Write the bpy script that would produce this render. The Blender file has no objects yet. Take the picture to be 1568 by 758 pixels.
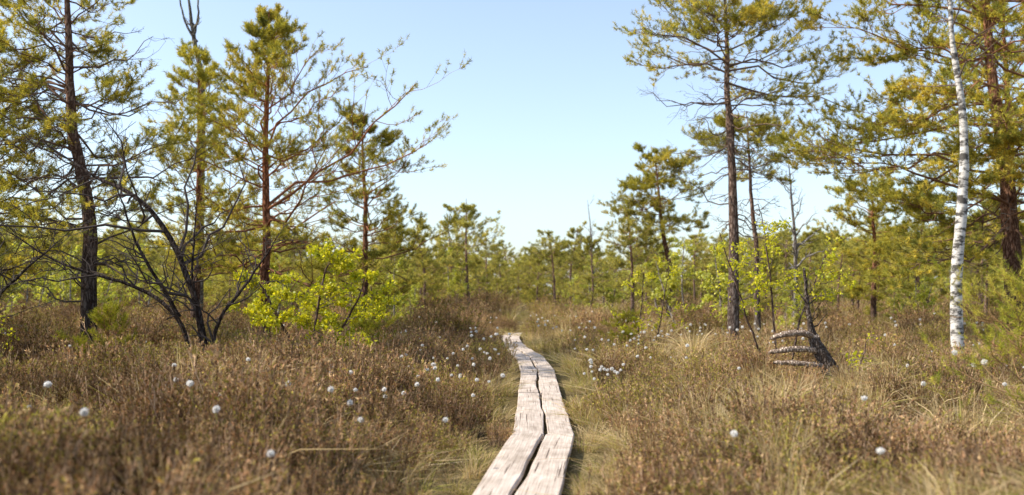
import bpy, math
import numpy as np
from mathutils import Vector

scene = bpy.context.scene
UP = np.array([0., 0., 1.])

# ------------------------------------------------------------------ helpers
def nrm(v):
    return v / (np.linalg.norm(v, axis=-1, keepdims=True) + 1e-9)

def build(name, parts, mats, link=True, smooth=True):
    Vs, Cs, loops, starts, totals, mi = [], [], [], [], [], []
    off = 0; ls = 0
    for V, F, m, C in parts:
        if len(V) == 0 or len(F) == 0: continue
        Vs.append(V); Cs.append(C)
        k = F.shape[1]
        loops.append((F + off).ravel())
        starts.append(ls + np.arange(len(F)) * k)
        totals.append(np.full(len(F), k)); mi.append(np.full(len(F), m))
        off += len(V); ls += F.size
    V = np.concatenate(Vs).astype(np.float32); C = np.concatenate(Cs).astype(np.float32)
    L = np.concatenate(loops).astype(np.int32)
    S = np.concatenate(starts).astype(np.int32); T = np.concatenate(totals).astype(np.int32)
    M = np.concatenate(mi).astype(np.int32)
    me = bpy.data.meshes.new(name)
    me.vertices.add(len(V)); me.vertices.foreach_set('co', V.ravel())
    me.loops.add(len(L)); me.loops.foreach_set('vertex_index', L)
    me.polygons.add(len(S)); me.polygons.foreach_set('loop_start', S)
    me.polygons.foreach_set('loop_total', T); me.polygons.foreach_set('material_index', M)
    me.polygons.foreach_set('use_smooth', np.full(len(S), smooth))
    a = me.attributes.new('Col', 'FLOAT_COLOR', 'POINT')
    a.data.foreach_set('color', np.concatenate([C, np.ones((len(C), 1), np.float32)], 1).ravel())
    for m in mats: me.materials.append(m)
    me.update(calc_edges=True); me.validate()
    ob = bpy.data.objects.new(name, me)
    if link: scene.collection.objects.link(ob)
    return ob

def tubes(P, R, k, col, mat=0):
    B, n, _ = P.shape
    T = nrm(np.gradient(P, axis=1))
    avg = np.abs(nrm(P[:, -1] - P[:, 0]))
    ref = np.zeros((B, 3)); ref[np.arange(B), np.argmin(avg, 1)] = 1
    U = nrm(np.cross(T, ref[:, None, :])); W = np.cross(T, U)
    a = np.linspace(0, 2 * np.pi, k, endpoint=False)
    V = P[:, :, None, :] + R[:, :, None, None] * (U[:, :, None, :] * np.cos(a)[None, None, :, None] + W[:, :, None, :] * np.sin(a)[None, None, :, None])
    idx = np.arange(B * n * k).reshape(B, n, k)
    a0 = idx[:, :-1, :]; a1 = np.roll(a0, -1, 2); b0 = idx[:, 1:, :]; b1 = np.roll(b0, -1, 2)
    F = np.stack([a0, a1, b1, b0], -1).reshape(-1, 4)
    V = V.reshape(-1, 3)
    if callable(col): C = col(V)
    else: C = np.tile(np.array(col, float), (len(V), 1))
    return (V, F, mat, C)

def grow(rng, P, R, m, t0, t1, ratio, ang, flat, n, up, wob, minL=0.0, taper=.6):
    B, nn, _ = P.shape
    b = np.repeat(np.arange(B), m)
    t = rng.uniform(t0, t1, B * m)
    ii = t * (nn - 1); i0 = np.clip(ii.astype(int), 0, nn - 2); f = (ii - i0)[:, None]
    pos = P[b, i0] * (1 - f) + P[b, i0 + 1] * f
    rad = R[b, i0] * (1 - f[:, 0]) + R[b, i0 + 1] * f[:, 0]
    tan = nrm(P[b, i0 + 1] - P[b, i0])
    Lp = np.linalg.norm(P[:, -1] - P[:, 0], axis=1)[b]
    side = np.cross(tan, UP + rng.normal(0, .05, (B * m, 3))); side = nrm(side)
    sg = rng.choice([-1., 1.], B * m)[:, None]
    oth = np.cross(side, tan)
    perp = nrm(side * sg + oth * rng.normal(0, flat, B * m)[:, None])
    a = rng.normal(ang, .18, B * m)[:, None]
    d = tan * np.cos(a) + perp * np.sin(a)
    L = np.maximum(Lp * ratio * (1 - taper * t) * rng.uniform(.55, 1.25, B * m), minL)
    s = np.linspace(0, 1, n)
    pts = pos[:, None, :] + d[:, None, :] * (L[:, None] * s)[:, :, None] + UP * (up * L[:, None] * s ** 2)[:, :, None]
    nz = np.cumsum(rng.normal(0, wob, (B * m, n, 3)), 1); nz[:, 0] = 0
    pts = pts + nz * L[:, None, None]
    r0 = np.maximum(rad * .6, .0035)
    RR = r0[:, None] * (1 - .7 * s)[None, :]
    return pts, RR, b

def needles(rng, pos, d, N, ln, wd, shoot, cols, mat=1, spread=1.0):
    T = len(pos)
    d = nrm(d)
    q = nrm(rng.normal(size=(T, N, 3)))
    dd = nrm(d[:, None, :] * .75 + q * spread)
    base = pos[:, None, :] + d[:, None, :] * rng.uniform(-.8, .5, (T, N, 1)) * shoot
    L = ln * rng.uniform(.7, 1.2, (T, N, 1))
    w = nrm(np.cross(dd, rng.normal(size=(T, N, 3)))) * wd * .5
    V = np.stack([base - w, base + w, base + dd * L], 2).reshape(-1, 3)
    F = np.arange(len(V)).reshape(-1, 3)
    C = np.repeat(cols, N * 3, axis=0) * np.repeat(rng.uniform(.8, 1.2, (T * N, 1)), 3, axis=0)
    return (V, F, mat, C)

def leaves(rng, pos, size, cols, mat=1):
    T = len(pos)
    a = nrm(rng.normal(size=(T, 3)) + np.array([0, 0, -.3])); b = nrm(np.cross(a, rng.normal(size=(T, 3)) ))
    s = size * rng.uniform(.6, 1.2, (T, 1))
    nn_ = np.cross(a, b) * s * .12
    V = np.stack([pos, pos + a * s * .45 + b * s * .38 + nn_, pos + a * s * 1.05, pos + a * s * .45 - b * s * .38 + nn_], 1).reshape(-1, 3)
    F = np.arange(len(V)).reshape(-1, 4)
    C = np.repeat(cols, 4, axis=0)
    return (V, F, mat, C)

def smoothpath(pts, n):
    pts = np.array(pts, float); k = len(pts)
    p = np.vstack([2 * pts[0] - pts[1], pts, 2 * pts[-1] - pts[-2]])
    out = []
    for u in np.linspace(0, k - 1 - 1e-6, n):
        i = int(u); t = u - i
        a, b, c, d = p[i], p[i + 1], p[i + 2], p[i + 3]
        out.append(.5 * ((2 * b) + (-a + c) * t + (2 * a - 5 * b + 4 * c - d) * t * t + (-a + 3 * b - 3 * c + d) * t ** 3))
    return np.array(out)

# ------------------------------------------------------------------ materials
def newmat(name):
    m = bpy.data.materials.new(name); m.use_nodes = True
    nt = m.node_tree; nt.nodes.clear()
    return m, nt
def N(nt, t):
    return nt.nodes.new(t)

def leafmat(name, transl=.35, gloss=False, rough=.5, spec=.35, vary=.35, tcol=(1.15, 1.2, .55)):
    m, nt = newmat(name); lk = nt.links.new
    at = N(nt, 'ShaderNodeAttribute'); at.attribute_name = 'Col'
    col = at.outputs['Color']
    if vary > 0:
        oi = N(nt, 'ShaderNodeObjectInfo')
        mr = N(nt, 'ShaderNodeMapRange'); mr.inputs['To Min'].default_value = 1 - vary; mr.inputs['To Max'].default_value = 1 + vary
        lk(oi.outputs['Random'], mr.inputs['Value'])
        mul = N(nt, 'ShaderNodeVectorMath'); mul.operation = 'SCALE'
        lk(col, mul.inputs[0]); lk(mr.outputs[0], mul.inputs['Scale'])
        col = mul.outputs[0]
    if gloss:
        p = N(nt, 'ShaderNodeBsdfPrincipled'); p.inputs['Roughness'].default_value = rough
        p.inputs['Specular IOR Level'].default_value = spec
        lk(col, p.inputs['Base Color'])
    else:
        p = N(nt, 'ShaderNodeBsdfDiffuse'); lk(col, p.inputs['Color'])
    out = N(nt, 'ShaderNodeOutputMaterial')
    if transl > 0:
        tc = N(nt, 'ShaderNodeVectorMath'); tc.operation = 'MULTIPLY'; tc.inputs[1].default_value = tcol
        lk(col, tc.inputs[0])
        tr = N(nt, 'ShaderNodeBsdfTranslucent'); lk(tc.outputs[0], tr.inputs['Color'])
        mx = N(nt, 'ShaderNodeMixShader'); mx.inputs[0].default_value = transl
        lk(p.outputs[0], mx.inputs[1]); lk(tr.outputs[0], mx.inputs[2]); lk(mx.outputs[0], out.inputs['Surface'])
    else:
        lk(p.outputs[0], out.inputs['Surface'])
    return m

def barkmat(name, scale=(14, 14, 4), bump=.8, dark=(.35, .3, .28)):
    m, nt = newmat(name); lk = nt.links.new
    at = N(nt, 'ShaderNodeAttribute'); at.attribute_name = 'Col'
    tc = N(nt, 'ShaderNodeTexCoord'); mp = N(nt, 'ShaderNodeMapping'); mp.inputs['Scale'].default_value = scale
    lk(tc.outputs['Object'], mp.inputs['Vector'])
    vo = N(nt, 'ShaderNodeTexVoronoi'); vo.feature = 'DISTANCE_TO_EDGE'; vo.inputs['Scale'].default_value = 1.2
    no = N(nt, 'ShaderNodeTexNoise'); no.inputs['Scale'].default_value = 2.5; no.inputs['Detail'].default_value = 4
    lk(mp.outputs[0], no.inputs['Vector'])
    ad = N(nt, 'ShaderNodeVectorMath'); ad.operation = 'ADD'
    lk(mp.outputs[0], ad.inputs[0]); lk(no.outputs['Color'], ad.inputs[1]); lk(ad.outputs[0], vo.inputs['Vector'])
    cr = N(nt, 'ShaderNodeValToRGB'); cr.color_ramp.elements[0].color = (*dark, 1); cr.color_ramp.elements[0].position = .02
    cr.color_ramp.elements[1].position = .25; cr.color_ramp.elements[1].color = (1.1, 1.1, 1.1, 1)
    lk(vo.outputs['Distance'], cr.inputs['Fac'])
    m1 = N(nt, 'ShaderNodeVectorMath'); m1.operation = 'MULTIPLY'; lk(at.outputs['Color'], m1.inputs[0]); lk(cr.outputs['Color'], m1.inputs[1])
    m2 = N(nt, 'ShaderNodeMapRange'); m2.inputs['From Min'].default_value = .3; m2.inputs['From Max'].default_value = .7
    m2.inputs['To Min'].default_value = .6; m2.inputs['To Max'].default_value = 1.4; lk(no.outputs['Fac'], m2.inputs['Value'])
    m3 = N(nt, 'ShaderNodeVectorMath'); m3.operation = 'SCALE'; lk(m1.outputs[0], m3.inputs[0]); lk(m2.outputs[0], m3.inputs['Scale'])
    bu = N(nt, 'ShaderNodeBump'); bu.inputs['Strength'].default_value = bump; bu.inputs['Distance'].default_value = .02
    lk(cr.outputs['Color'], bu.inputs['Height'])
    p = N(nt, 'ShaderNodeBsdfDiffuse')
    lk(m3.outputs[0], p.inputs['Color']); lk(bu.outputs[0], p.inputs['Normal'])
    out = N(nt, 'ShaderNodeOutputMaterial'); lk(p.outputs[0], out.inputs['Surface'])
    return m

def birchbark():
    m, nt = newmat('birch_bark'); lk = nt.links.new
    at = N(nt, 'ShaderNodeAttribute'); at.attribute_name = 'Col'
    tc = N(nt, 'ShaderNodeTexCoord'); mp = N(nt, 'ShaderNodeMapping'); mp.inputs['Scale'].default_value = (3.5, 3.5, 8)
    lk(tc.outputs['Object'], mp.inputs['Vector'])
    no = N(nt, 'ShaderNodeTexNoise'); no.inputs['Scale'].default_value = 1.0; no.inputs['Detail'].default_value = 6; no.inputs['Roughness'].default_value = .7
    lk(mp.outputs[0], no.inputs['Vector'])
    cr = N(nt, 'ShaderNodeValToRGB')
    cr.color_ramp.elements[0].position = .44; cr.color_ramp.elements[0].color = (.09, .08, .07, 1)
    cr.color_ramp.elements[1].position = .55; cr.color_ramp.elements[1].color = (1, 1, 1, 1)
    lk(no.outputs['Fac'], cr.inputs['Fac'])
    m1 = N(nt, 'ShaderNodeVectorMath'); m1.operation = 'MULTIPLY'; lk(at.outputs['Color'], m1.inputs[0]); lk(cr.outputs['Color'], m1.inputs[1])
    p = N(nt, 'ShaderNodeBsdfPrincipled'); p.inputs['Roughness'].default_value = .7
    lk(m1.outputs[0], p.inputs['Base Color'])
    bu = N(nt, 'ShaderNodeBump'); bu.inputs['Strength'].default_value = .4; bu.inputs['Distance'].default_value = .01
    lk(no.outputs['Fac'], bu.inputs['Height']); lk(bu.outputs[0], p.inputs['Normal'])
    out = N(nt, 'ShaderNodeOutputMaterial'); lk(p.outputs[0], out.inputs['Surface'])
    return m

M_bark = barkmat('pine_bark')
M_twig = leafmat('twigs', 0, vary=0)
M_need = leafmat('pine_needles', .46, vary=.14, tcol=(1.32, 1.2, .5))
M_birch = birchbark()
M_leaf = leafmat('birch_leaves', .5, gloss=True, rough=.45, spec=.3, vary=.15, tcol=(1.3, 1.25, .35))
M_heather = leafmat('heather_twigs', .2, vary=.38, tcol=(1.1, 1.05, .7))
M_grass = leafmat('bog_grass_blades', .35, vary=.25, tcol=(1.15, 1.1, .7))
M_cotton = leafmat('cotton_fluff', .4, vary=.05, tcol=(1, 1, 1))

# ------------------------------------------------------------------ terrain
PY = np.array([-12, 0., 3, 5, 7.2, 10.3, 14.7, 20, 23.3, 27.6, 32.5, 38, 44, 55, 75, 110])
PX = np.array([-2.0, -.65, -.36, -.18, .03, .32, .41, .50, .40, .03, -.10, .10, .34, .6, 1.4, 2.])
def pathx(y): return np.interp(y, PY, PX)
def H(x, y):
    n = .13 * np.sin(.9 * x + 1.3) * np.sin(.8 * y + .5) + .07 * np.sin(1.7 * x + .6 * y) + .06 * np.sin(-1.1 * x + 1.9 * y + 2) + .05 * np.sin(3.1 * x + 2.7 * y)
    n = n + .10 * np.sin(.21 * x + .13 * y + 1) + .045 * np.sin(5.3 * x - 4.1 * y)
    d = np.abs(x - pathx(y)); mk = np.clip((d - .5) / 1.6, 0, 1); mk = mk * mk * (3 - 2 * mk)
    mound = .16 * np.exp(-((x + 3.2) / 1.8) ** 2 - ((y - 12.0) / 2.6) ** 2) + .10 * np.exp(-((x - 4.5) / 2.5) ** 2 - ((y - 13) / 4) ** 2) \
        + .12 * np.exp(-((x + 3.6) / 1.6) ** 2 - ((y - 7.2) / 1.3) ** 2) + .08 * np.exp(-((x - 2.2) / .9) ** 2 - ((y - 9.5) / 1.5) ** 2)
    return mk * (.06 + n + mound)

def axis(lo, hi, c0, c1, step, ngrow):
    core = np.arange(c0, c1 + 1e-6, step)
    a = c0 - (c0 - lo) * (np.linspace(0, 1, ngrow + 1)[1:] ** 3); b = c1 + (hi - c1) * (np.linspace(0, 1, ngrow + 1)[1:] ** 3)
    return np.concatenate([a[::-1], core, b])
gx = axis(-900, 900, -20, 20, .16, 30); gy = axis(-300, 1600, -2, 45, .2, 40)
X, Y = np.meshgrid(gx, gy)
Z = H(X, Y) * np.clip(1.5 - np.abs(Y) / 300, 0, 1)
V = np.stack([X, Y, Z], -1).reshape(-1, 3)
I = np.arange(len(V)).reshape(X.shape)
F = np.stack([I[:-1, :-1], I[:-1, 1:], I[1:, 1:], I[1:, :-1]], -1).reshape(-1, 4)
m, nt = newmat('peat_ground'); lk = nt.links.new
ge = N(nt, 'ShaderNodeNewGeometry')
n1 = N(nt, 'ShaderNodeTexNoise'); n1.inputs['Scale'].default_value = .8; n1.inputs['Detail'].default_value = 4; lk(ge.outputs['Position'], n1.inputs['Vector'])
n2 = N(nt, 'ShaderNodeTexNoise'); n2.inputs['Scale'].default_value = 25; n2.inputs['Detail'].default_value = 3; lk(ge.outputs['Position'], n2.inputs['Vector'])
cr = N(nt, 'ShaderNodeValToRGB'); e = cr.color_ramp.elements
e[0].position = .35; e[0].color = (.06, .043, .024, 1); e[1].position = .7; e[1].color = (.33, .25, .12, 1)
x_ = e.new(.52); x_.color = (.16, .125, .055, 1)
ma = N(nt, 'ShaderNodeMath'); ma.operation = 'MULTIPLY_ADD'; ma.inputs[1].default_value = .5
lk(n2.outputs['Fac'], ma.inputs[0])
mb_ = N(nt, 'ShaderNodeMath'); mb_.operation = 'MULTIPLY'; mb_.inputs[1].default_value = .5; lk(n1.outputs['Fac'], mb_.inputs[0]); lk(mb_.outputs[0], ma.inputs[2])
lk(ma.outputs[0], cr.inputs['Fac'])
p = N(nt, 'ShaderNodeBsdfDiffuse'); lk(cr.outputs['Color'], p.inputs['Color'])
bu = N(nt, 'ShaderNodeBump'); bu.inputs['Strength'].default_value = 1; bu.inputs['Distance'].default_value = .05; lk(n2.outputs['Fac'], bu.inputs['Height']); lk(bu.outputs[0], p.inputs['Normal'])
out = N(nt, 'ShaderNodeOutputMaterial'); lk(p.outputs[0], out.inputs['Surface'])
build('ground', [(V, F, 0, np.ones((len(V), 3)))], [m])

# ------------------------------------------------------------------ boardwalk
def wood():
    m, nt = newmat('weathered_wood'); lk = nt.links.new
    at = N(nt, 'ShaderNodeAttribute'); at.attribute_name = 'grain'
    def noise(sc, scale, det=5, ro=.6):
        mp = N(nt, 'ShaderNodeMapping'); mp.inputs['Scale'].default_value = sc; lk(at.outputs['Vector'], mp.inputs['Vector'])
        n = N(nt, 'ShaderNodeTexNoise'); n.inputs['Scale'].default_value = scale; n.inputs['Detail'].default_value = det; n.inputs['Roughness'].default_value = ro
        lk(mp.outputs[0], n.inputs['Vector']); return n
    g = noise((70, 1.6, 1), 1); b = noise((5, 2.2, 1), 1); cks = noise((38, .7, 1), 1, 3, .5)
    cr = N(nt, 'ShaderNodeValToRGB'); e = cr.color_ramp.elements
    e[0].position = .25; e[0].color = (.34, .285, .235, 1); e[1].position = .62; e[1].color = (.64, .555, .475, 1)
    lk(g.outputs['Fac'], cr.inputs['Fac'])
    c2 = N(nt, 'ShaderNodeValToRGB'); e = c2.color_ramp.elements
    e[0].position = .32; e[0].color = (.66, .62, .57, 1); e[1].position = .6; e[1].color = (1.05, 1.02, 1, 1)
    lk(b.outputs['Fac'], c2.inputs['Fac'])
    c3 = N(nt, 'ShaderNodeValToRGB'); e = c3.color_ramp.elements
    e[0].position = .32; e[0].color = (.25, .22, .2, 1); e[1].position = .37; e[1].color = (1, 1, 1, 1)
    lk(cks.outputs['Fac'], c3.inputs['Fac'])
    a = N(nt, 'ShaderNodeVectorMath'); a.operation = 'MULTIPLY'; lk(cr.outputs[0], a.inputs[0]); lk(c2.outputs[0], a.inputs[1])
    a2 = N(nt, 'ShaderNodeVectorMath'); a2.operation = 'MULTIPLY'; lk(a.outputs[0], a2.inputs[0]); lk(c3.outputs[0], a2.inputs[1])
    p = N(nt, 'ShaderNodeBsdfPrincipled'); p.inputs['Roughness'].default_value = .8; p.inputs['Specular IOR Level'].default_value = .25
    lk(a2.outputs[0], p.inputs['Base Color'])
    bu = N(nt, 'ShaderNodeBump'); bu.inputs['Strength'].default_value = .6; bu.inputs['Distance'].default_value = .006; lk(g.outputs['Fac'], bu.inputs['Height']); lk(bu.outputs[0], p.inputs['Normal'])
    out = N(nt, 'ShaderNodeOutputMaterial'); lk(p.outputs[0], out.inputs['Surface'])
    return m
M_wood = wood()
rng = np.random.default_rng(5)
ys = [-4.5, -.9, 2.6, 6.2, 10.3, 14.6, 18.9, 22.6, 26.0, 29.6, 33.2, 37]
Vl, Fl, Gl = [], [], []; off = 0
def addgrid(V, G, rows, k):
    global off
    idx = np.arange(rows * k).reshape(rows, k)
    a0 = idx[:-1]; a1 = np.roll(a0, -1, 1); b0 = idx[1:]; b1 = np.roll(b0, -1, 1)
    F = np.stack([a0, b0, b1, a1], -1).reshape(-1, 4)
    fl = [tuple(int(i) + off for i in f) for f in F]
    fl.append(tuple(int(i) + off for i in idx[0])); fl.append(tuple(int(i) + off for i in idx[-1][::-1]))
    Fl.extend(fl); Vl.append(V); Gl.append(G); off += rows * k
for si in range(len(ys) - 1):
    y0, y1 = ys[si] + .008, ys[si + 1] - .008
    A = np.array([pathx(y0), y0]); Bp = np.array([pathx(y1), y1])
    T = Bp - A; Ln = np.linalg.norm(T); T /= Ln; S = np.array([T[1], -T[0]])
    n = 28; s = np.linspace(0, 1, n)
    def wav(am, fr): return am * sum(np.sin(s * Ln * f * fr + rng.uniform(0, 6)) / f ** .6 for f in (1, 2.3, 4.1))
    gap = wav(.010, 1.3) + rng.uniform(-.02, .02) * (1 - s) + rng.uniform(-.015, .015)
    gw = .008 + .006 * (1 + np.sin(s * 5 + rng.uniform(0, 6))) + .002
    Wd = .315
    for sd in (0, 1):
        if sd == 0: x0 = -Wd + wav(.006, .9); x1 = gap - gw
        else: x0 = gap + gw; x1 = Wd + wav(.006, .9)
        zt = .115 + rng.uniform(-.008, .008) + .006 * np.sin(s * 3 + rng.uniform(0, 6)); tilt = rng.uniform(-.02, .02)
        e0 = rng.uniform(-.02, .008); e1 = rng.uniform(-.01, .003)
        prof = []
        for xx, zz in [(x0 + .01, -.05 + 0 * s), (x0, -.04 + 0 * s), (x0, -.010 + 0 * s), (x0 + .010, 0 * s), (.5 * (x0 + x1), .003 + 0 * s), (x1 - .010, 0 * s), (x1, -.010 + 0 * s), (x1, -.04 + 0 * s), (x1 - .01, -.05 + 0 * s)]:
            al = s * (Ln + e1 - e0) + e0
            P3 = np.stack([A[0] + T[0] * al + S[0] * xx, A[1] + T[1] * al + S[1] * xx, zt + zz + tilt * xx], -1)
            prof.append((P3, np.stack([xx + zz, al + 0 * s, np.full(n, si * 3.7 + sd * 9.1)], -1)))
        addgrid(np.stack([q[0] for q in prof], 1).reshape(-1, 3), np.stack([q[1] for q in prof], 1).reshape(-1, 3), n, 9)
    c = A; k = [(-.29, .0), (-.29, .052), (.29, .052), (.29, .0)]
    rows = []
    for t in (-.07, .07):
        rows.append([[c[0] + S[0] * a + T[0] * t, c[1] + S[1] * a + T[1] * t, b] for a, b in k])
    R_ = np.array(rows)
    addgrid(R_.reshape(-1, 3), np.stack([R_[..., 1] * .3, R_[..., 0], R_[..., 2]], -1).reshape(-1, 3), 2, 4)
V = np.concatenate(Vl); me = bpy.data.meshes.new('wooden_boardwalk'); me.from_pydata(V.tolist(), [], Fl)
g = me.attributes.new('grain', 'FLOAT_VECTOR', 'POINT'); g.data.foreach_set('vector', np.concatenate(Gl).astype(np.float32).ravel())
me.materials.append(M_wood); me.update()
scene.collection.objects.link(bpy.data.objects.new('wooden_boardwalk', me))

# ------------------------------------------------------------------ trees
def barkcol(lo, hi, z0, z1):
    lo = np.array(lo); hi = np.array(hi)
    def f(V):
        t = np.clip((V[:, 2] - z0) / (z1 - z0), 0, 1)[:, None]
        return lo * (1 - t) + hi * t
    return f

def mkprims(trunk, prim, rng, n=7, up=.12, wob=.035):
    prim = np.array(prim, float); B = len(prim)
    zt = trunk[:, 2]
    pos = np.stack([np.interp(prim[:, 0], zt, trunk[:, i]) for i in range(3)], -1)
    d = np.stack([np.cos(prim[:, 1]) * np.cos(prim[:, 3]), np.sin(prim[:, 1]) * np.cos(prim[:, 3]), np.sin(prim[:, 3])], -1)
    s = np.linspace(0, 1, n)
    L = prim[:, 2]
    P = pos[:, None] + d[:, None] * (L[:, None] * s)[..., None] + UP * (up * L[:, None] * (s ** 2 - .3 * s))[..., None]
    nz = np.cumsum(rng.normal(0, wob, (B, n, 3)), 1); nz[:, 0] = 0
    return P + nz * L[:, None, None]

GREENS = np.array([[.36, .345, .075], [.47, .42, .085], [.23, .24, .065], [.56, .48, .11]])
def pine(name, loc, trunk, r0, prim, seed, n2=10, n3=4, tuftN=17, nlen=.095, nwid=.0115, tk=2, lo=(.12, .085, .07), hi=(.36, .17, .09),
         greens=GREENS, link=True, up=.12, r1=.02, gain=1.0, thick=.35, wob=.045, t0=.22):
    rng = np.random.default_rng(seed)
    tr = smoothpath(trunk, 26); tr[1:, :2] += np.cumsum(rng.normal(0, .012, (25, 2)), 0)
    zmax = tr[-1, 2]
    zz = tr[:, 2] / zmax
    rr = r0 * (1 - zz) ** .8 + r1 * .6; rr[0] *= 1.35; rr[1] *= 1.12
    parts = []
    bc = barkcol(lo, hi, zmax * .15, zmax * .6)
    bt = barkcol(np.array(lo) * .9, np.array(hi) * .75, zmax * .15, zmax * .6)
    parts.append(tubes(tr[None], rr[None], 9, bc))
    prim = np.array(prim, float)
    P1 = mkprims(tr, prim, rng, up=up, wob=wob)
    rb = np.interp(prim[:, 0], tr[:, 2], rr)
    rp = np.minimum(rb * .45, .007 + prim[:, 2] * .008)
    s = np.linspace(0, 1, 7)
    R1 = rp[:, None] * (1 - .78 * s)[None]
    parts.append(tubes(P1, R1, 5, bt, 2))
    live = prim[:, 4] > .5
    dead = ~live
    pos, dr = [], []
    if live.any():
        P2, R2, _ = grow(rng, P1[live], R1[live], n2, t0, .98, .48, .75, thick, 5, .18, .05)
        parts.append(tubes(P2, R2, 3, bt, 2))
        P3, R3, _ = grow(rng, P2, R2, n3, .2, 1.0, .5, .7, .6, 3, .2, .05, minL=.12)
        parts.append(tubes(P3, R3, 3, bt, 2))
        for Q, k, s0 in ((P3, tk, .4), (P2, 2, .6), (P1[live], 3, .8)):
            nn = Q.shape[1]
            for j in range(k):
                t = rng.uniform(s0, 1, len(Q)) if j else np.full(len(Q), .99)
                ii = t * (nn - 1); i0 = np.clip(ii.astype(int), 0, nn - 2); f = (ii - i0)[:, None]; b = np.arange(len(Q))
                pos.append(Q[b, i0] * (1 - f) + Q[b, i0 + 1] * f); dr.append(nrm(Q[b, i0 + 1] - Q[b, i0]) + UP * .45)
    if dead.any():
        dc = lambda V: np.tile([.16, .14, .12], (len(V), 1))
        P2, R2, _ = grow(rng, P1[dead], R1[dead], 6, .2, 1, .5, .8, .6, 5, -.03, .07)
        parts.append(tubes(P2, np.maximum(R2, .003), 3, dc, 2))
        P3, R3, _ = grow(rng, P2, R2, 3, .2, 1, .5, .8, .6, 4, -.03, .07)
        parts.append(tubes(P3, np.maximum(R3, .0025), 3, dc, 2))
    if pos:
        pos = np.concatenate(pos); dr = np.concatenate(dr)
        cl = np.sin(pos[:, 0] * 3.1 + seed) + np.sin(pos[:, 1] * 2.7) + np.sin(pos[:, 2] * 3.7 + seed)
        w = np.clip((cl + rng.normal(0, .9, len(pos)) + 2.5) / 5, 0, .999) * len(greens)
        cols = greens[w.astype(int)] * rng.uniform(.8, 1.2, (len(pos), 1)) * gain
        parts.append(needles(rng, pos, dr, tuftN, nlen, nwid, .08, cols))
    ob = build(name, parts, [M_bark, M_need, M_twig], link=link)
    ob.location = (loc[0], loc[1], (float(H(np.array(loc[0]), np.array(loc[1]))) - .06) if link else 0)
    return ob

def whorls(rng, z0, z1, step, per, Lf, elf, live=1, jit=.12, skip=0.):
    out = []
    z = z0
    while z < z1:
        a0 = rng.uniform(0, 6.28)
        for i in range(per):
            if rng.random() < skip: continue
            a = a0 + i * 2 * math.pi / per + rng.normal(0, .25)
            out.append([z + rng.normal(0, jit * .5), a, Lf(z, a) * rng.uniform(.6, 1.18), elf(z) + rng.normal(0, .14), live])
        z += step * rng.uniform(.75, 1.25)
    return out
def deads(rng, z0, z1, n, L0, L1, el=0.):
    return [[rng.uniform(z0, z1), rng.uniform(0, 6.28), rng.uniform(L0, L1), el + rng.normal(0, .25), 0] for _ in range(n)]
ip = np.interp

# main conical pine (left centre)
r = np.random.default_rng(11)
pr = whorls(r, 2.2, 7.8, .42, 5, lambda z, a: ip(z, [2.2, 3.2, 4.6, 5.6, 6.6, 7.7], [2.4, 2.9, 2.5, 1.7, 1.05, .4]) * (1 + .18 * math.cos(a)), lambda z: ip(z, [2, 5, 8], [.05, .4, .8]), skip=.12)
pr += deads(r, 1.2, 3.0, 10, .8, 1.8)
pine('pine_tree', (-5.45, 22), [(0, 0, 0), (.02, 0, 2.5), (-.03, 0, 5), (.04, 0, 8.0)], .115, pr, 21, lo=(.19, .10, .07), hi=(.40, .17, .085), n2=11, n3=4)
r = np.random.default_rng(12)
pr = whorls(r, 1.5, 6.3, .42, 5, lambda z, a: ip(z, [1.6, 3, 5, 6.6], [1.9, 2.0, 1.3, .4]), lambda z: ip(z, [2, 5, 8], [.05, .4, .8]), skip=.1)
pine('pine_tree', (-4.2, 28), [(0, 0, 0), (.05, 0, 3), (-.1, 0, 6.5)], .1, pr, 22, n2=8, n3=4, gain=.75)
r = np.random.default_rng(13)
pr = whorls(r, 2.0, 7.5, .5, 5, lambda z, a: ip(z, [2, 4, 6, 7.7], [1.9, 1.7, 1.3, .5]), lambda z: ip(z, [2, 5, 8], [.1, .35, .7]), skip=.18)
pine('pine_tree', (-8.3, 26), [(0, 0, 0), (.1, 0, 4), (0, 0, 7.6)], .1, pr, 23, n2=8, n3=4)
# big left ragged pine
r = np.random.default_rng(14)
pr = whorls(r, 2.8, 7.9, .45, 5, lambda z, a: ip(z, [2.8, 4.5, 6, 7.2, 7.9], [1.8, 2.1, 2.0, 1.6, .8]), lambda z: ip(z, [2, 5, 8], [-.08, .15, .45]), skip=.3)
pr += deads(r, 1.2, 6.5, 52, .9, 2.1, .05)
pine('pine_tree', (-7.6, 18), [(0, 0, 0), (-.05, 0, 1.5), (-.1, 0, 3), (-.38, 0, 4.5), (-.5, 0, 6), (-.55, 0, 8.2)], .15, pr, 24, lo=(.08, .065, .055), hi=(.21, .13, .09), n2=9, n3=4, gain=.9, wob=.06)
r = np.random.default_rng(15)
pr = whorls(r, 2.0, 6.8, .42, 5, lambda z, a: ip(z, [2, 3.5, 5, 6.8], [2.0, 2.4, 1.9, .6]), lambda z: ip(z, [2, 5, 8], [-.02, .25, .6]), skip=.15)
pr += deads(r, .8, 3, 18, .9, 2)
pine('pine_tree', (-10.4, 18.8), [(0, 0, 0), (.1, 0, 3), (0, 0, 7.2)], .14, pr, 25, lo=(.08, .06, .05), hi=(.19, .11, .075), gain=.95)
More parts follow.
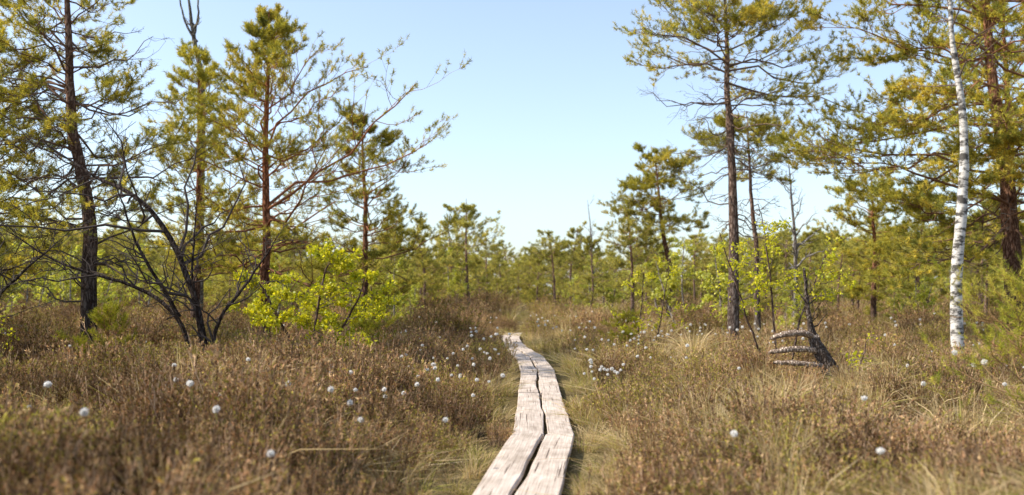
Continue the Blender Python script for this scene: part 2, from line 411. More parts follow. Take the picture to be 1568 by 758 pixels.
# tall pine right centre
r = np.random.default_rng(16)
pr = whorls(r, 7.5, 9.8, .27, 5, lambda z, a: ip(z, [7.3, 8, 9, 9.8], [1.9, 2.1, 1.8, .9]), lambda z: ip(z, [7, 10], [.08, .6]), skip=.1)
pr += [[7.25, 3.1, 2.8, .1, 1], [7.5, 3.5, 2.6, .15, 1], [7.6, 2.8, 2.5, .12, 1], [7.0, .15, 3.0, .0, 1], [7.3, -.3, 2.8, .05, 1], [7.4, .5, 2.5, .05, 1], [6.2, .2, 2.0, -.1, 1], [6.5, 5.9, 1.9, -.05, 1]]
pr += deads(r, 3.2, 7.2, 42, .6, 1.9, -.15)
pine('pine_tree', (5.55, 25), [(0, 0, 0), (-.02, 0, 2), (.03, 0, 4.5), (-.12, 0, 7), (-.2, 0, 10)], .15, pr, 26, lo=(.17, .135, .115), hi=(.26, .18, .135), n2=13, thick=.25, wob=.06)
r = np.random.default_rng(17)
pr = whorls(r, 5.2, 6.6, .3, 5, lambda z, a: ip(z, [5, 6, 6.8], [1.6, 1.6, .9]), lambda z: ip(z, [5, 7], [.05, .45]), skip=.15)
pr += deads(r, 2, 5, 26, .5, 1.3, -.2)
pine('pine_tree', (6.85, 28), [(0, 0, 0), (0, 0, 3), (-.2, 0, 6.7)], .09, pr, 27, lo=(.18, .15, .125), hi=(.25, .17, .13), wob=.06)
r = np.random.default_rng(18)
pr = whorls(r, 4.1, 6.3, .34, 6, lambda z, a: ip(z, [3.9, 5, 6, 6.5], [1.4, 1.9, 1.7, 1.1]), lambda z: ip(z, [4, 7], [.0, .3]), skip=.3)
pr += deads(r, 2, 5, 12, .5, 1.4, -.1)
pine('pine_tree', (5.8, 37), [(0, 0, 0), (.05, 0, 2), (-.3, 0, 4.2), (-.5, 0, 6.5)], .13, pr, 28, lo=(.14, .11, .09), hi=(.27, .15, .10), nlen=.12, nwid=.014, wob=.06)
# big right pine
r = np.random.default_rng(19)
pr = whorls(r, 3.2, 10.5, .6, 6, lambda z, a: ip(z, [3.4, 5, 7, 9, 10.6], [3.2, 3.5, 3.5, 2.8, 1.0]), lambda z: ip(z, [3, 7, 11], [-.08, .08, .5]), skip=.3)
pr += [[4.4, 3.1, 4.3, -.1, 1], [5.6, 3.25, 4.2, -.05, 1], [6.8, 3.0, 4.0, .05, 1], [7.9, 3.2, 3.7, .1, 1], [3.7, 3.3, 3.8, -.12, 1], [4.9, 2.8, 3.6, 0, 1], [6.2, 3.5, 3.9, 0, 1]]
pr += deads(r, 2, 6, 16, .8, 2, -.1)
pine('pine_tree', (12.0, 24), [(0, 0, 0), (.08, 0, 1.8), (-.05, 0, 4), (-.35, 0, 7), (-.5, 0, 11)], .24, pr, 29, lo=(.14, .09, .07), hi=(.36, .18, .10), n2=17, n3=6, tuftN=20, nlen=.11, nwid=.016, gain=1.05, wob=.06, thick=.25, t0=.4)
r = np.random.default_rng(20)
pr = whorls(r, 1.6, 5.3, .4, 5, lambda z, a: ip(z, [1.6, 3, 4.5, 5.4], [1.5, 1.9, 1.4, .5]), lambda z: ip(z, [2, 5], [0, .5]), skip=.2)
pine('pine_tree', (12.3, 34), [(0, 0, 0), (.1, 0, 3), (0, 0, 5.5)], .1, pr, 30, n2=8, n3=4, nlen=.12, nwid=.014)
r = np.random.default_rng(31)
pr = whorls(r, 2.6, 9.6, .5, 5, lambda z, a: ip(z, [2.6, 5, 7, 9.8], [2.2, 2.8, 2.6, .9]), lambda z: ip(z, [3, 8], [0, .5]), skip=.15)
pine('pine_tree', (14.2, 28.5), [(0, 0, 0), (.1, 0, 4), (0, 0, 10)], .18, pr, 32, n2=11, n3=4, nlen=.12, nwid=.017)

YG = np.array([[.34, .36, .05], [.44, .43, .06], [.25, .29, .045], [.52, .48, .10]])
r = np.random.default_rng(33)
pr = whorls(r, .25, 1.5, .2, 6, lambda z, a: ip(z, [.2, .8, 1.5], [.9, .75, .25]), lambda z: ip(z, [.2, 1.5], [.3, .85]))
pine('young_pine', (4.8, 9.3), [(0, 0, 0), (.03, .02, .8), (0, 0, 1.55)], .022, pr, 34, n2=4, n3=2, tuftN=26, nlen=.055, nwid=.0036, tk=1, greens=YG, up=.3, r1=.008, lo=(.3, .2, .12), hi=(.36, .22, .10))
for i, (px_, py_) in enumerate([(-2.6, 17.5), (8.6, 17), (-6.3, 15.6), (2.6, 24), (10.5, 15)]):
    r = np.random.default_rng(35 + i)
    pr = whorls(r, .2, 1.0, .2, 5, lambda z, a: ip(z, [.2, .7, 1.1], [.6, .5, .2]), lambda z: ip(z, [.2, 1.1], [.3, .9]))
    pine('young_pine', (px_, py_), [(0, 0, 0), (.03, .02, .6), (0, 0, 1.15)], .02, pr, 60 + i, n2=4, n3=2, tuftN=20, nlen=.065, nwid=.005, greens=YG * .8, up=.3, r1=.008)

# birches
BG = np.array([[.54, .54, .03], [.66, .62, .04], [.74, .68, .06], [.42, .46, .03]])
def birch(name, loc, stems, seed, r0, prim_n, Lrng, zr, elev, lsize=.035, lper=9, n2=6, n3=3, white=True, link=True, greens=BG, col=None):
    rng = np.random.default_rng(seed); parts = []; pos = []
    bc = col or ((.60, .565, .51) if white else (.17, .12, .095))
    tw = (.16, .12, .10)
    for st in stems:
        tr = smoothpath(st, 20); tr[1:, :2] += np.cumsum(rng.normal(0, .010, (19, 2)), 0)
        zz = np.linspace(0, 1, 20); rr = r0 * (1 - zz) ** .7 + .006; rr[0] *= 1.3
        if white: rr = rr * (1 + rng.normal(0, .05, 20))
        parts.append(tubes(tr[None], rr[None], 10, bc))
        z0, z1 = zr[0] * tr[-1, 2], zr[1] * tr[-1, 2]
        z = rng.uniform(z0, z1, prim_n)
        pr = np.stack([z, rng.uniform(0, 6.28, prim_n), rng.uniform(*Lrng, prim_n) * (1.15 - .7 * (z - z0) / (z1 - z0 + 1e-6)), elev + rng.normal(0, .2, prim_n), np.ones(prim_n)], -1)
        P1 = mkprims(tr, pr, rng, n=6, up=-.05, wob=.04)
        R1 = (np.minimum(np.interp(z, tr[:, 2], rr) * .45, .018))[:, None] * (1 - .75 * np.linspace(0, 1, 6))
        P2, R2, _ = grow(rng, P1, R1, n2, .2, 1, .5, .6, .6, 5, -.1, .05)
        P3, R3, _ = grow(rng, P2, R2, n3, .2, 1, .55, .6, .7, 4, -.1, .06, minL=.12)
        for P_, R_, k in ((P1, R1, 4), (P2, R2, 3), (P3, R3, 3)): parts.append(tubes(P_, R_, k, tw, 2))
        for Q, k in ((P3, lper), (P2, lper)):
            nn = Q.shape[1]; b = np.repeat(np.arange(len(Q)), k)
            ii = rng.uniform(.2, 1, len(b)) * (nn - 1); i0 = np.clip(ii.astype(int), 0, nn - 2); f = (ii - i0)[:, None]
            pos.append(Q[b, i0] * (1 - f) + Q[b, i0 + 1] * f + rng.normal(0, .02, (len(b), 3)))
    pos = np.concatenate(pos)
    cols = greens[rng.integers(0, len(greens), len(pos))] * rng.uniform(.8, 1.2, (len(pos), 1))
    if lper: parts.append(leaves(rng, pos, lsize, cols))
    ob = build(name, parts, [M_birch if white else M_bark, M_leaf, M_twig], link=link)
    ob.location = (loc[0], loc[1], (float(H(np.array(loc[0]), np.array(loc[1]))) - .05) if link else 0)
    return ob
birch('young_birch', (-3.2, 16), [[(0, 0, 0), (.05, 0, .9), (.2, 0, 1.9), (.35, .1, 2.4)], [(-.05, .1, 0), (-.3, .1, .8), (-.7, .2, 1.5), (-.95, .2, 2.0)], [(.05, -.1, 0), (.25, -.1, .7), (.6, -.2, 1.4), (.8, -.2, 1.9)]], 41, .022, 13, (.45, .9), (.4, .97), .5, lsize=.06, lper=8, white=False)
birch('young_birch', (4.25, 15.8), [[(0, 0, 0), (-.1, 0, 1.), (-.2, 0, 2.0), (-.35, 0, 2.9)], [(.1, 0, 0), (.3, 0, 1.2), (.75, 0, 2.3)], [(-.1, .1, 0), (-.5, .1, 1.2), (-.9, .1, 2.6)]], 42, .016, 10, (.4, .9), (.45, .97), .5, lsize=.052, lper=5, n2=4, n3=2, white=False)
birch('young_birch', (-8.0, 15.0), [[(0, 0, 0), (.1, 0, .6), (.1, 0, 1.2)], [(-.1, 0, 0), (-.4, 0, .6), (-.6, 0, 1.1)]], 43, .012, 9, (.3, .6), (.3, .97), .5, lsize=.05, lper=4, n2=4, n3=2, white=False)
birch('young_birch', (4.75, 13.6), [[(0, 0, 0), (.0, 0, .4), (.1, 0, .8)]], 46, .008, 7, (.2, .35), (.3, .97), .5, lsize=.05, lper=2, n2=3, n3=2, white=False)
birch('young_birch', (3.1, 24), [[(0, 0, 0), (.0, 0, 1.2), (.1, 0, 2.2)], [(.2, 0, 0), (.5, 0, 1.2), (.7, 0, 2.6)]], 47, .014, 10, (.3, .7), (.3, .97), .6, lsize=.06, lper=4, n2=4, n3=2, white=False)
birch('birch_tree', (8.92, 20), [[(0, 0, 0), (-.02, 0, 1.8), (.12, 0, 3.4), (.2, 0, 4.8), (.08, 0, 6.2), (-.02, 0, 7.6), (.1, 0, 10.5)]], 44, .125, 26, (1.0, 2.0), (.55, .97), .5, lsize=.05, lper=2, n2=6, n3=3, greens=BG * .7)

def dead(name, loc, stems, seed, r0, nprim, Lr, zr, n2=5, n3=3, col=(.10, .085, .075), el=.35):
    rng = np.random.default_rng(seed); parts = []
    for st, rs in stems:
        st = np.array(st, float); tr = smoothpath(st, 22); tr[1:] += np.cumsum(rng.normal(0, .008, (21, 3)), 0)
        s = np.linspace(0, 1, 22); rr = r0 * rs * (1 - s) ** .7 + .005; rr[0] *= 1.3
        parts.append(tubes(tr[None], rr[None], 8, col))
        P1, R1, _ = grow(rng, tr[None], rr[None], nprim, zr[0], zr[1], Lr, .9, .8, 7, .1 * el, .05, taper=.4)
        P2, R2, _ = grow(rng, P1, R1, n2, .15, 1, .5, .7, .7, 5, .05, .06)
        P3, R3, _ = grow(rng, P2, R2, n3, .15, 1, .5, .7, .7, 4, .0, .06)
        for P_, R_, k in ((P1, R1, 4), (P2, R2, 3), (P3, R3, 3)): parts.append(tubes(P_, np.maximum(R_, .003), k, col, 1))
    ob = build(name, parts, [M_bark, M_twig]); ob.location = (loc[0], loc[1], float(H(np.array(loc[0]), np.array(loc[1]))) - .05)
    return ob
dead('dead_tree', (-9.4, 30), [([(0, 0, 0), (0, 0, 4), (0, 0, 7.5), (-.25, 0, 9), (-.4, 0, 10.0), (-.55, 0, 11.2)], 1), ([(-.3, 0, 9.2), (-.15, 0, 9.9), (-.2, 0, 10.9)], .35), ([(-.2, 0, 9.0), (-.55, 0, 9.6), (-.75, .1, 10.4), (-.7, .1, 11)], .3), ([(0, 0, 7.0), (.2, 0, 7.6), (.3, 0, 8.4)], .2)], 51, .12, 3, .06, (.5, .9), n2=2, n3=1, col=(.2, .185, .15))
dead('dead_pine_shrub', (-4.4, 14.6), [
    ([(0, 0, 0), (-.2, 0, 1.1), (-.72, .2, 2.2), (-1.25, .3, 2.75), (-2.0, .5, 3.1), (-2.9, .7, 3.65)], 1),
    ([(.02, 0, 0), (.14, -.1, .9), (.6, -.1, 1.6), (.95, 0, 2.3)], .6),
    ([(-.25, .1, 0), (-.48, .1, .9), (-1.1, .2, 1.4), (-2.2, .1, 1.75), (-3.2, .2, 2.3)], .7),
    ([(-.15, 0, .6), (-.2, -.3, 1.6), (-.1, -.4, 2.7)], .5), ([(-.5, .1, 1.0), (-1.0, -.2, 2.0), (-1.3, -.3, 3.0)], .5)], 52, .05, 13, .45, (.2, .95), col=(.075, .06, .052))
dead('dead_pine_shrub', (-8.6, 15.5), [([(0, 0, 0), (-.3, 0, 1.), (-.8, .2, 2.0), (-1.2, .3, 2.9)], 1), ([(0, 0, 0), (.4, 0, 1.0), (1.0, 0, 1.7), (1.6, 0, 2.2)], .8)], 53, .045, 12, .5, (.2, .95), col=(.08, .068, .058))
dead('dead_tree', (9.9, 35), [([(0, 0, 0), (.1, 0, 3), (-.1, 0, 6.2)], 1)], 54, .09, 18, .2, (.3, .95), col=(.25, .23, .21))
dead('dead_tree', (4.75, 60), [([(0, 0, 0), (.1, 0, 3), (-.2, 0, 7.2)], 1)], 55, .09, 12, .2, (.4, .95), col=(.25, .23, .21))

# broken stump with three curved arms
rng = np.random.default_rng(60)
def rough(part, amp, sc):
    V, F, m, C = part
    n = np.sin(V[:, 0] * sc + V[:, 2] * sc * 1.3) * np.sin(V[:, 1] * sc * 1.1 + V[:, 2] * sc * .7)
    V = V + (rng.normal(0, amp * .5, V.shape)) + amp * n[:, None] * .5
    return (V, F, m, C)
sx = lambda pts, n=18: smoothpath(pts, n)[None]
parts = []
s = np.linspace(0, 1, 24)
trk = sx([(.45, 0, -.20), (.26, 0, .28), (.04, 0, .70), (-.04, 0, 1.1), (-.08, .02, 1.72)], 24)
parts.append(rough(tubes(trk, (np.interp(s, [0, .15, .3, .5, .58, .75, 1], [.19, .14, .11, .08, .05, .03, .012]))[None], 12, (.17, .14, .12)), .012, 30))
for pts, ra in (([(.06, 0, .74), (-.12, -.06, .80), (-.34, -.08, .80), (-.60, -.05, .73)], .046), ([(.12, 0, .54), (-.1, -.08, .58), (-.36, -.1, .58), (-.63, -.06, .53)], .043), ([(.20, 0, .34), (0, -.1, .36), (-.25, -.12, .39), (-.56, -.08, .40)], .040)):
    q = sx(pts); s = np.linspace(0, 1, 18)
    parts.append(rough(tubes(q, (ra * np.interp(s, [0, .2, .7, .95, 1], [1.3, 1, .95, .7, .15]))[None], 9, (.60, .48, .38)), .010, 40))  # arms coloured much lighter than the trunk so they look sunlit
P1, R1, _ = grow(rng, trk, np.full((1, 24), .02), 9, .5, .95, .35, .9, .9, 5, .1, .06)
parts.append(tubes(P1, R1, 4, (.13, .11, .1)))
ob = build('broken_tree_stump', parts, [barkmat('stump_bark', (30, 30, 12), 1., (.35, .29, .25))])
ob.location = (4.2, 14.0, .20)

# ------------------------------------------------------------------ scatter by geometry nodes
def scatter(name, srcs, pts, rotz, scl, idx, tilt=0.08, seed=0):
    rg = np.random.default_rng(seed + 999)
    coll = bpy.data.collections.new(name + '_source')
    for i, o in enumerate(srcs):
        o.name = '%s_part_%02d' % (name, i); coll.objects.link(o)
    me = bpy.data.meshes.new(name); n = len(pts)
    me.vertices.add(n); me.vertices.foreach_set('co', pts.astype(np.float32).ravel())
    rot = np.stack([rg.normal(0, tilt, n), rg.normal(0, tilt, n), rotz], -1).astype(np.float32)
    a = me.attributes.new('rotv', 'FLOAT_VECTOR', 'POINT'); a.data.foreach_set('vector', rot.ravel())
    if scl.ndim == 1: scl = np.repeat(scl[:, None], 3, 1)
    a = me.attributes.new('sclv', 'FLOAT_VECTOR', 'POINT'); a.data.foreach_set('vector', scl.astype(np.float32).ravel())
    a = me.attributes.new('idxv', 'INT', 'POINT'); a.data.foreach_set('value', idx.astype(np.int32))
    me.update()
    ob = bpy.data.objects.new(name, me); scene.collection.objects.link(ob)
    ng = bpy.data.node_groups.new(name + '_nodes', 'GeometryNodeTree')
    ng.interface.new_socket('Geometry', in_out='INPUT', socket_type='NodeSocketGeometry')
    ng.interface.new_socket('Geometry', in_out='OUTPUT', socket_type='NodeSocketGeometry')
    gi = ng.nodes.new('NodeGroupInput'); go = ng.nodes.new('NodeGroupOutput')
    ip_ = ng.nodes.new('GeometryNodeInstanceOnPoints'); ci = ng.nodes.new('GeometryNodeCollectionInfo')
    ci.inputs['Collection'].default_value = coll; ci.inputs['Separate Children'].default_value = True; ci.inputs['Reset Children'].default_value = True
    def na(nm, dt):
        q = ng.nodes.new('GeometryNodeInputNamedAttribute'); q.data_type = dt; q.inputs['Name'].default_value = nm
        return next(o for o in q.outputs if o.enabled and o.name == 'Attribute')
    L = ng.links.new
    L(gi.outputs[0], ip_.inputs['Points']); L(ci.outputs[0], ip_.inputs['Instance']); ip_.inputs['Pick Instance'].default_value = True
    L(na('idxv', 'INT'), ip_.inputs['Instance Index']); L(na('rotv', 'FLOAT_VECTOR'), ip_.inputs['Rotation']); L(na('sclv', 'FLOAT_VECTOR'), ip_.inputs['Scale'])
    L(ip_.outputs[0], go.inputs[0])
    mod = ob.modifiers.new('scatter', 'NODES'); mod.node_group = ng
    return ob

def strips(P, W, cols, mat, rng):
    B, n, _ = P.shape
    T = nrm(np.gradient(P, axis=1)); sd = nrm(np.cross(T, nrm(rng.normal(size=(B, 1, 3)))))
    V = np.stack([P - sd * W[..., None] * .5, P + sd * W[..., None] * .5], 2).reshape(-1, 3)
    I = np.arange(B * n * 2).reshape(B, n, 2)
    F = np.stack([I[:, :-1, 0], I[:, :-1, 1], I[:, 1:, 1], I[:, 1:, 0]], -1).reshape(-1, 4)
    return (V, F, mat, np.repeat(cols, n * 2, axis=0))
def heather(seed, kind):
    rng = np.random.default_rng(seed); B = 72
    a = rng.uniform(0, 6.28, B); rb = .17 * np.sqrt(rng.random(B)); lean = rng.uniform(.1, 1.0, B) * .6
    h = rng.uniform(.22, .48, B) * (1 - .25 * lean)
    s = np.linspace(0, 1, 4)
    d = np.stack([np.cos(a), np.sin(a)], -1)
    xy = d[:, None] * (rb[:, None] + lean[:, None] * h[:, None] * (s ** .8)[None])[..., None]
    P = np.concatenate([xy, (h[:, None] * s)[..., None] - .02], -1) + np.cumsum(rng.normal(0, .010, (B, 4, 3)), 1)
    cs = np.array([.30, .205, .135]) * rng.uniform(.4, 1.8, (B, 1))
    parts = [strips(P, np.tile(np.linspace(.007, .003, 4), (B, 1)), cs, 0, rng)]
    R = np.full((B, 4), .003)
    P2, R2, b2 = grow(rng, P, R, 3, .35, .95, .38, .45, .9, 3, .1, .04, minL=.06)
    parts.append(strips(P2, np.tile(np.linspace(.005, .002, 3), (len(P2), 1)), np.repeat(cs, 3, 0), 0, rng))
    pos, dr = [], []
    for Q, k, s0 in ((P2, 4, .2), (P, 4, .45)):
        nn = Q.shape[1]; b = np.repeat(np.arange(len(Q)), k)
        ii = rng.uniform(s0, 1, len(b)) * (nn - 1); i0 = np.clip(ii.astype(int), 0, nn - 2); f = (ii - i0)[:, None]
        pos.append(Q[b, i0] * (1 - f) + Q[b, i0 + 1] * f); dr.append(nrm(Q[b, i0 + 1] - Q[b, i0]))
    pos = np.concatenate(pos); dr = np.concatenate(dr)
    pal = np.array([[.36, .22, .12], [.50, .37, .20], [.22, .155, .085], [.23, .215, .055], [.38, .345, .075]])
    w = [[.36, .24, .2, .11, .09], [.16, .14, .1, .27, .33], [.30, .1, .42, .13, .05]][kind]
    mulk = [(1.06, .98, .95), (1.05, 1.0, .9), (.60, .52, .48)][kind]  # last kind: dark heather, its colour deepened to suggest shadow among the clumps
    cols = pal[rng.choice(5, len(pos), p=w)] * rng.uniform(.7, 1.3, (len(pos), 1)) * np.array(mulk)
    parts.append(needles(rng, pos, dr, 2, .026, .0095, .01, cols, 0, .7))
    return build('heather', parts, [M_heather], link=False)
def grass(seed, kind):
    rng = np.random.default_rng(seed); B = 100 if kind != 2 else 65
    a = rng.uniform(0, 6.28, B); rb = .14 * np.sqrt(rng.random(B)); lean = np.abs(rng.normal(.4, .45, B)); a2 = a + rng.normal(0, .7, B)
    h = rng.uniform(.13, .42, B)
    s = np.linspace(0, 1, 4)
    d = np.stack([np.cos(a), np.sin(a)], -1); d2 = np.stack([np.cos(a2), np.sin(a2)], -1)
    xy = d[:, None] * rb[:, None, None] + d2[:, None] * (lean[:, None] * h[:, None] * (s ** 2)[None] * 1.6)[..., None]
    z = h[:, None] * (s - .35 * np.minimum(lean, 1.2)[:, None] * s ** 2.5) - .02
    P = np.concatenate([xy, z[..., None]], -1)
    pal = np.array([[.66, .51, .30], [.52, .385, .20], [.37, .26, .14], [.38, .36, .09], [.72, .59, .38]])
    w = {0: [.33, .28, .18, .08, .13], 1: [.22, .18, .10, .44, .06], 2: [.2, .3, .3, .08, .12]}[kind]
    cols = pal[rng.choice(5, B, p=w)] * rng.uniform(.75, 1.15, (B, 1))
    return build('grass', [strips(P, np.tile(np.array([.0055, .006, .0048, .001]), (B, 1)), cols, 0, rng)], [M_grass], link=False)

rs = np.random.default_rng(77)
def sample(y0, y1, dens, k=.56, mrg=2.0):
    area = (k * (y0 + y1) + 2 * mrg) * (y1 - y0)
    n = int(area * dens)
    y = np.sqrt(rs.uniform(y0 ** 2, y1 ** 2, n))
    x = rs.uniform(-1, 1, n) * (k * y + mrg)
    return x, y
def pn(x, y, s=1., o=0.):
    return (np.sin(.9 * s * x + 1.7 * np.sin(.6 * s * y + o)) + np.sin(1.1 * s * y + 1.3 * np.sin(.8 * s * x + 2 * o) + o)) * .5
bands = [(1.8, 9, 11., 1.0), (9, 16, 8.6, 1.08), (16, 28, 5.2, 1.22), (28, 48, 2.2, 1.6), (48, 80, .65, 2.6)]
xs, ys_, sc = [], [], []
for y0, y1, dn, s_ in bands:
    x, y = sample(y0, y1, dn); xs.append(x); ys_.append(y); sc.append(np.full(len(x), s_))
x = np.concatenate(xs); y = np.concatenate(ys_); sc = np.concatenate(sc)
dp = x - pathx(y); ad = np.abs(dp)
lim = np.where(y < 28, .41 + .25 * (sc - 1), np.where(y < 34, .45, .1))
ok = ad > lim; x, y, sc, dp, ad = x[ok], y[ok], sc[ok], dp[ok], ad[ok]
ph = np.where(dp < 0, .74, .36) + .40 * pn(x, y, 1.0, 1.) + .12 * pn(x, y, 3, .4)
ph = np.where(ad < 1.0, ph - .7 * (1.0 - ad) / .6, ph)
ish = rs.random(len(x)) < np.clip(ph, .05, .92)
edge = np.clip((ad - .35) / 1.3, 0, 1)
scale = sc * rs.uniform(.65, 1.3, len(x)) * (.54 + .46 * edge) * (1 + .28 * pn(x, y, 1.9, 2.2))
scale *= np.clip((y - 1.8) / 3.2, .5, 1)
clear = np.exp(-((x - 3.9) / .75) ** 2 - ((y - 13.0) / 1.1) ** 2); scale *= 1 - .72 * clear
P = np.stack([x, y, H(x, y)], -1)
gv = pn(x, y, .8, 3.) + rs.normal(0, .4, len(x)); dv = pn(x, y, 1.3, 5.) + rs.normal(0, .4, len(x))
kh = np.where(gv > .4, 1, np.where(dv > np.where(dp < 0, .0, .6), 2, 0))  # dark kind commoner left of the path, shadow put into the heather colour
idh = kh * 2 + rs.integers(0, 2, len(x))
hs = scale[ish] * np.where(dp[ish] < 0, 1.12, 1.0)
scatter('heather', [heather(100 + i, i // 2) for i in range(6)], P[ish], rs.uniform(0, 6.28, ish.sum()), hs, idh[ish], seed=1)
gg = ~ish
kind = np.where(rs.random(len(x)) < np.where(ad < 1.0, .55, .15), 1, 0); kind = np.where(rs.random(len(x)) < .2, 2, kind)
idg = kind * 2 + rs.integers(0, 2, len(x))
g3 = scale[gg][:, None] * np.stack([np.ones(gg.sum()), np.ones(gg.sum()), rs.uniform(.8, 1.25, gg.sum())], -1)
scatter('bog_grass', [grass(200 + i, i // 2) for i in range(6)], P[gg], rs.uniform(0, 6.28, gg.sum()), g3, idg[gg], seed=2)

# cotton grass
def cotton(seed):
    rng = np.random.default_rng(seed); h = .70
    s = np.linspace(0, 1, 6); c = rng.normal(0, .06, 2)
    P = np.stack([c[0] * s ** 2, c[1] * s ** 2, h * s], -1)[None]
    parts = [tubes(P, np.full((1, 6), .0018), 3, (.3, .3, .12), 0)]
    top = P[0, -1] + np.array([0, 0, .01])
    n = 200; q = nrm(rng.normal(size=(n, 3))); q[:, 2] *= rng.uniform(.7, 1.1); q[:, 0] *= rng.uniform(.75, 1.15)
    pos = np.tile(top, (n, 1)) + q * rng.uniform(0, .020, (n, 1))
    parts.append(needles(rng, pos, q + np.array([0, 0, -.25]), 3, .022, .006, .004, np.tile([.90, .88, .84], (n, 1)), 1, .6))
    return build('cotton', parts, [M_grass, M_cotton], link=False)
cp = []
def cl(cx, cy, sx_, sy_, n):
    for _ in range(n): cp.append((rs.normal(cx, sx_), rs.normal(cy, sy_), rs.uniform(.68, 1.02)))
cl(-1.4, 11.5, .9, 2.2, 34); cl(-.5, 14.5, .4, 1.8, 14); cl(1.15, 13.2, .15, .6, 14); cl(1.9, 17, .6, 2, 12); cl(-.4, 19, .5, 2, 16)
cl(-7, 16, 2.5, 2, 14); cl(5, 12, 2, 3, 14); cl(8, 22, 5, 4, 60); cl(3, 26, 2, 4, 70); cl(-2, 30, 1.5, 4, 40); cl(12, 26, 4, 4, 24); cl(1, 38, 1.5, 5, 26); cl(-9, 22, 4, 4, 14); cl(-4, 10, 1.5, 1.5, 5)
cp = [(a, b, c * (.9 + .2 * (b > 20))) for a, b, c in cp if b > 7.5 and abs(a - float(pathx(b))) > .5]
cp += [(-2.0, 7.0, .85), (-4.33, 9, 1.1), (-2.43, 6, .85), (5.44, 12, 1.25), (-1.2, 7.6, .75), (5.0, 10.2, 1.15), (2.1, 5.9, .75), (-1.4, 5.6, .75), (-1.9, 8.5, .85), (1.4, 6.6, .8), (4.2, 7.4, .85), (-3.6, 6.8, .9), (3.0, 5.6, .75), (-2.9, 8.1, .85), (-1.1, 9.0, .75)]
cp = np.array(cp)
scatter('cotton_grass', [cotton(300 + i) for i in range(5)], np.stack([cp[:, 0], cp[:, 1], H(cp[:, 0], cp[:, 1])], -1), rs.uniform(0, 6.28, len(cp)), cp[:, 2], rs.integers(0, 5, len(cp)), tilt=.12, seed=3)

# distant forest
G2 = np.array([[.38, .37, .11], [.47, .43, .13], [.28, .29, .10], [.56, .50, .16]])
def fpine(seed, h, zc, L, dens):
    r = np.random.default_rng(seed)
    pr = whorls(r, zc, h * .95, .42, 5, lambda z, a: ip(z, [zc, (zc + h) * .5, h], [L, L * .95, L * .35]), lambda z: ip(z, [zc, h], [0, .6]), skip=dens)
    return pine('p', (0, 0), [(0, 0, 0), (r.normal(0, .15), 0, h * .5), (r.normal(0, .25), 0, h)], .09, pr, seed + 1, n2=7, n3=3, tuftN=12, nlen=.13, nwid=.020, lo=(.24, .18, .15), hi=(.34, .22, .16), link=False, greens=G2)
fs = [fpine(400, 6, 1.4, 1.5, .15), fpine(410, 6, 2.6, 1.6, .25), fpine(420, 6, 3.4, 1.5, .25), fpine(430, 6, .8, 1.3, .15), fpine(440, 6, 3.0, 1.9, .4)]
fb = [birch('b', (0, 0), [[(0, 0, 0), (.1, 0, 1.5), (0, 0, 3.0)], [(.2, 0, 0), (.5, .1, 1.2), (.8, .1, 2.4)]], 450 + i, .03, 12, (.5, 1.), (.15, .97), .6, lsize=.085, lper=5, n2=5, n3=2, white=False, link=False, greens=np.array([[.44, .47, .10], [.54, .53, .11], [.60, .57, .15], [.37, .41, .10]]), col=(.4, .36, .32)) for i in range(3)]
n = 470
y = 34 + (rs.random(n) ** .75) * 95; x = rs.uniform(-1, 1, n) * (.58 * y + 4)
ok = np.abs(x - pathx(y)) > np.interp(y, [30, 60, 80, 90], [3.5, 2.6, .8, 0]); x, y = x[ok], y[ok]
hh = (1.4 + .043 * y) * rs.uniform(.55, 1.22, len(x)) * (1 + .4 * np.clip(np.abs(x / y) * 2 - .15, 0, 1))
hh = np.where(rs.random(len(x)) < .08, hh * 1.3, hh)
ex = np.array([(-2.3, 55, 6.8), (-4.4, 50, 5.3), (-3.7, 60, 5.9), (-5.6, 46, 5.1), (2.6, 60, 5.4), (3.6, 46, 4.2), (-1.6, 66, 5.6), (4.2, 70, 6.4), (1.9, 74, 5.2), (6.9, 52, 5.4),
               (2.5, 92, 5.2), (4.0, 98, 5.6), (1.4, 104, 5.6), (.6, 90, 4.9), (3.2, 110, 6.), (5.2, 94, 5.6)])
x = np.concatenate([x, ex[:, 0]]); y = np.concatenate([y, ex[:, 1]]); hh = np.concatenate([hh, ex[:, 2]])
scatter('pine_forest', fs, np.stack([x, y, H(x, y) - .1], -1), rs.uniform(0, 6.28, len(x)), hh / 6, rs.integers(0, 5, len(x)), tilt=.03, seed=4)
n = 190
y = 27 + (rs.random(n) ** .9) * 70; x = rs.uniform(-1, 1, n) * (.58 * y + 3)
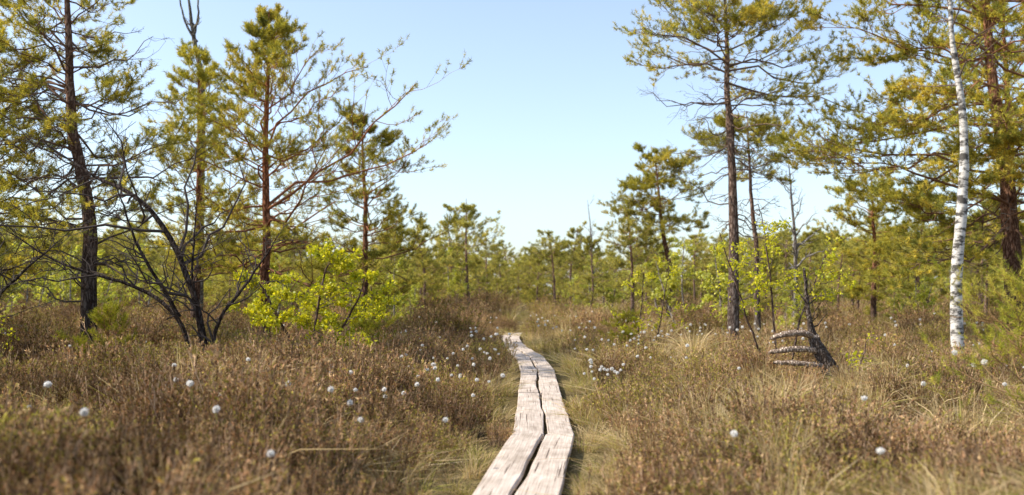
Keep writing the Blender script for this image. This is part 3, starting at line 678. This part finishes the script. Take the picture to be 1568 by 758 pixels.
ok = np.abs(x - pathx(y)) > np.interp(y, [26, 60, 80], [2.5, 2.0, 0]); x, y = x[ok], y[ok]
scatter('birch_thicket', fb, np.stack([x, y, H(x, y) - .1], -1), rs.uniform(0, 6.28, len(x)), rs.uniform(.4, 1.0, len(x)) * (1 + y / 160), rs.integers(0, 3, len(x)), tilt=.05, seed=5)

# ------------------------------------------------------------------ light, sky, camera
EL, AZ = math.radians(44), math.radians(-96)
w = bpy.data.worlds.new('World'); scene.world = w; w.use_nodes = True; nt = w.node_tree
bg = nt.nodes.get('Background') or nt.nodes.new('ShaderNodeBackground')
sky = nt.nodes.new('ShaderNodeTexSky'); sky.sky_type = 'NISHITA'; sky.sun_disc = False
sky.sun_elevation = EL; sky.sun_rotation = AZ % (2 * math.pi); sky.altitude = 0; sky.air_density = 1.0; sky.dust_density = 1.3; sky.ozone_density = 3.2
hsv = nt.nodes.new('ShaderNodeHueSaturation'); hsv.inputs['Saturation'].default_value = .80; hsv.inputs['Value'].default_value = 1.0
nt.links.new(sky.outputs[0], hsv.inputs['Color']); nt.links.new(hsv.outputs[0], bg.inputs['Color']); bg.inputs['Strength'].default_value = .262
sl = bpy.data.lights.new('sun', 'SUN'); sl.energy = 6.6; sl.angle = math.radians(.5); sl.color = (1, .92, .79)
so = bpy.data.objects.new('sun', sl); scene.collection.objects.link(so)
D = Vector((math.sin(AZ) * math.cos(EL), math.cos(AZ) * math.cos(EL), math.sin(EL)))
so.rotation_euler = D.to_track_quat('Z', 'Y').to_euler()
cd = bpy.data.cameras.new('camera'); co = bpy.data.objects.new('camera', cd); scene.collection.objects.link(co)
cd.sensor_width = 36; cd.lens = 35; cd.clip_end = 4000; cd.clip_start = .05
co.location = (0, 0, 1.55); co.rotation_euler = (math.radians(92.67), 0, 0)
cd.dof.use_dof = True; cd.dof.focus_distance = 14.0; cd.dof.aperture_fstop = 1.2
scene.camera = co
scene.view_settings.view_transform = 'Standard'; scene.view_settings.look = 'None'; scene.view_settings.exposure = 0
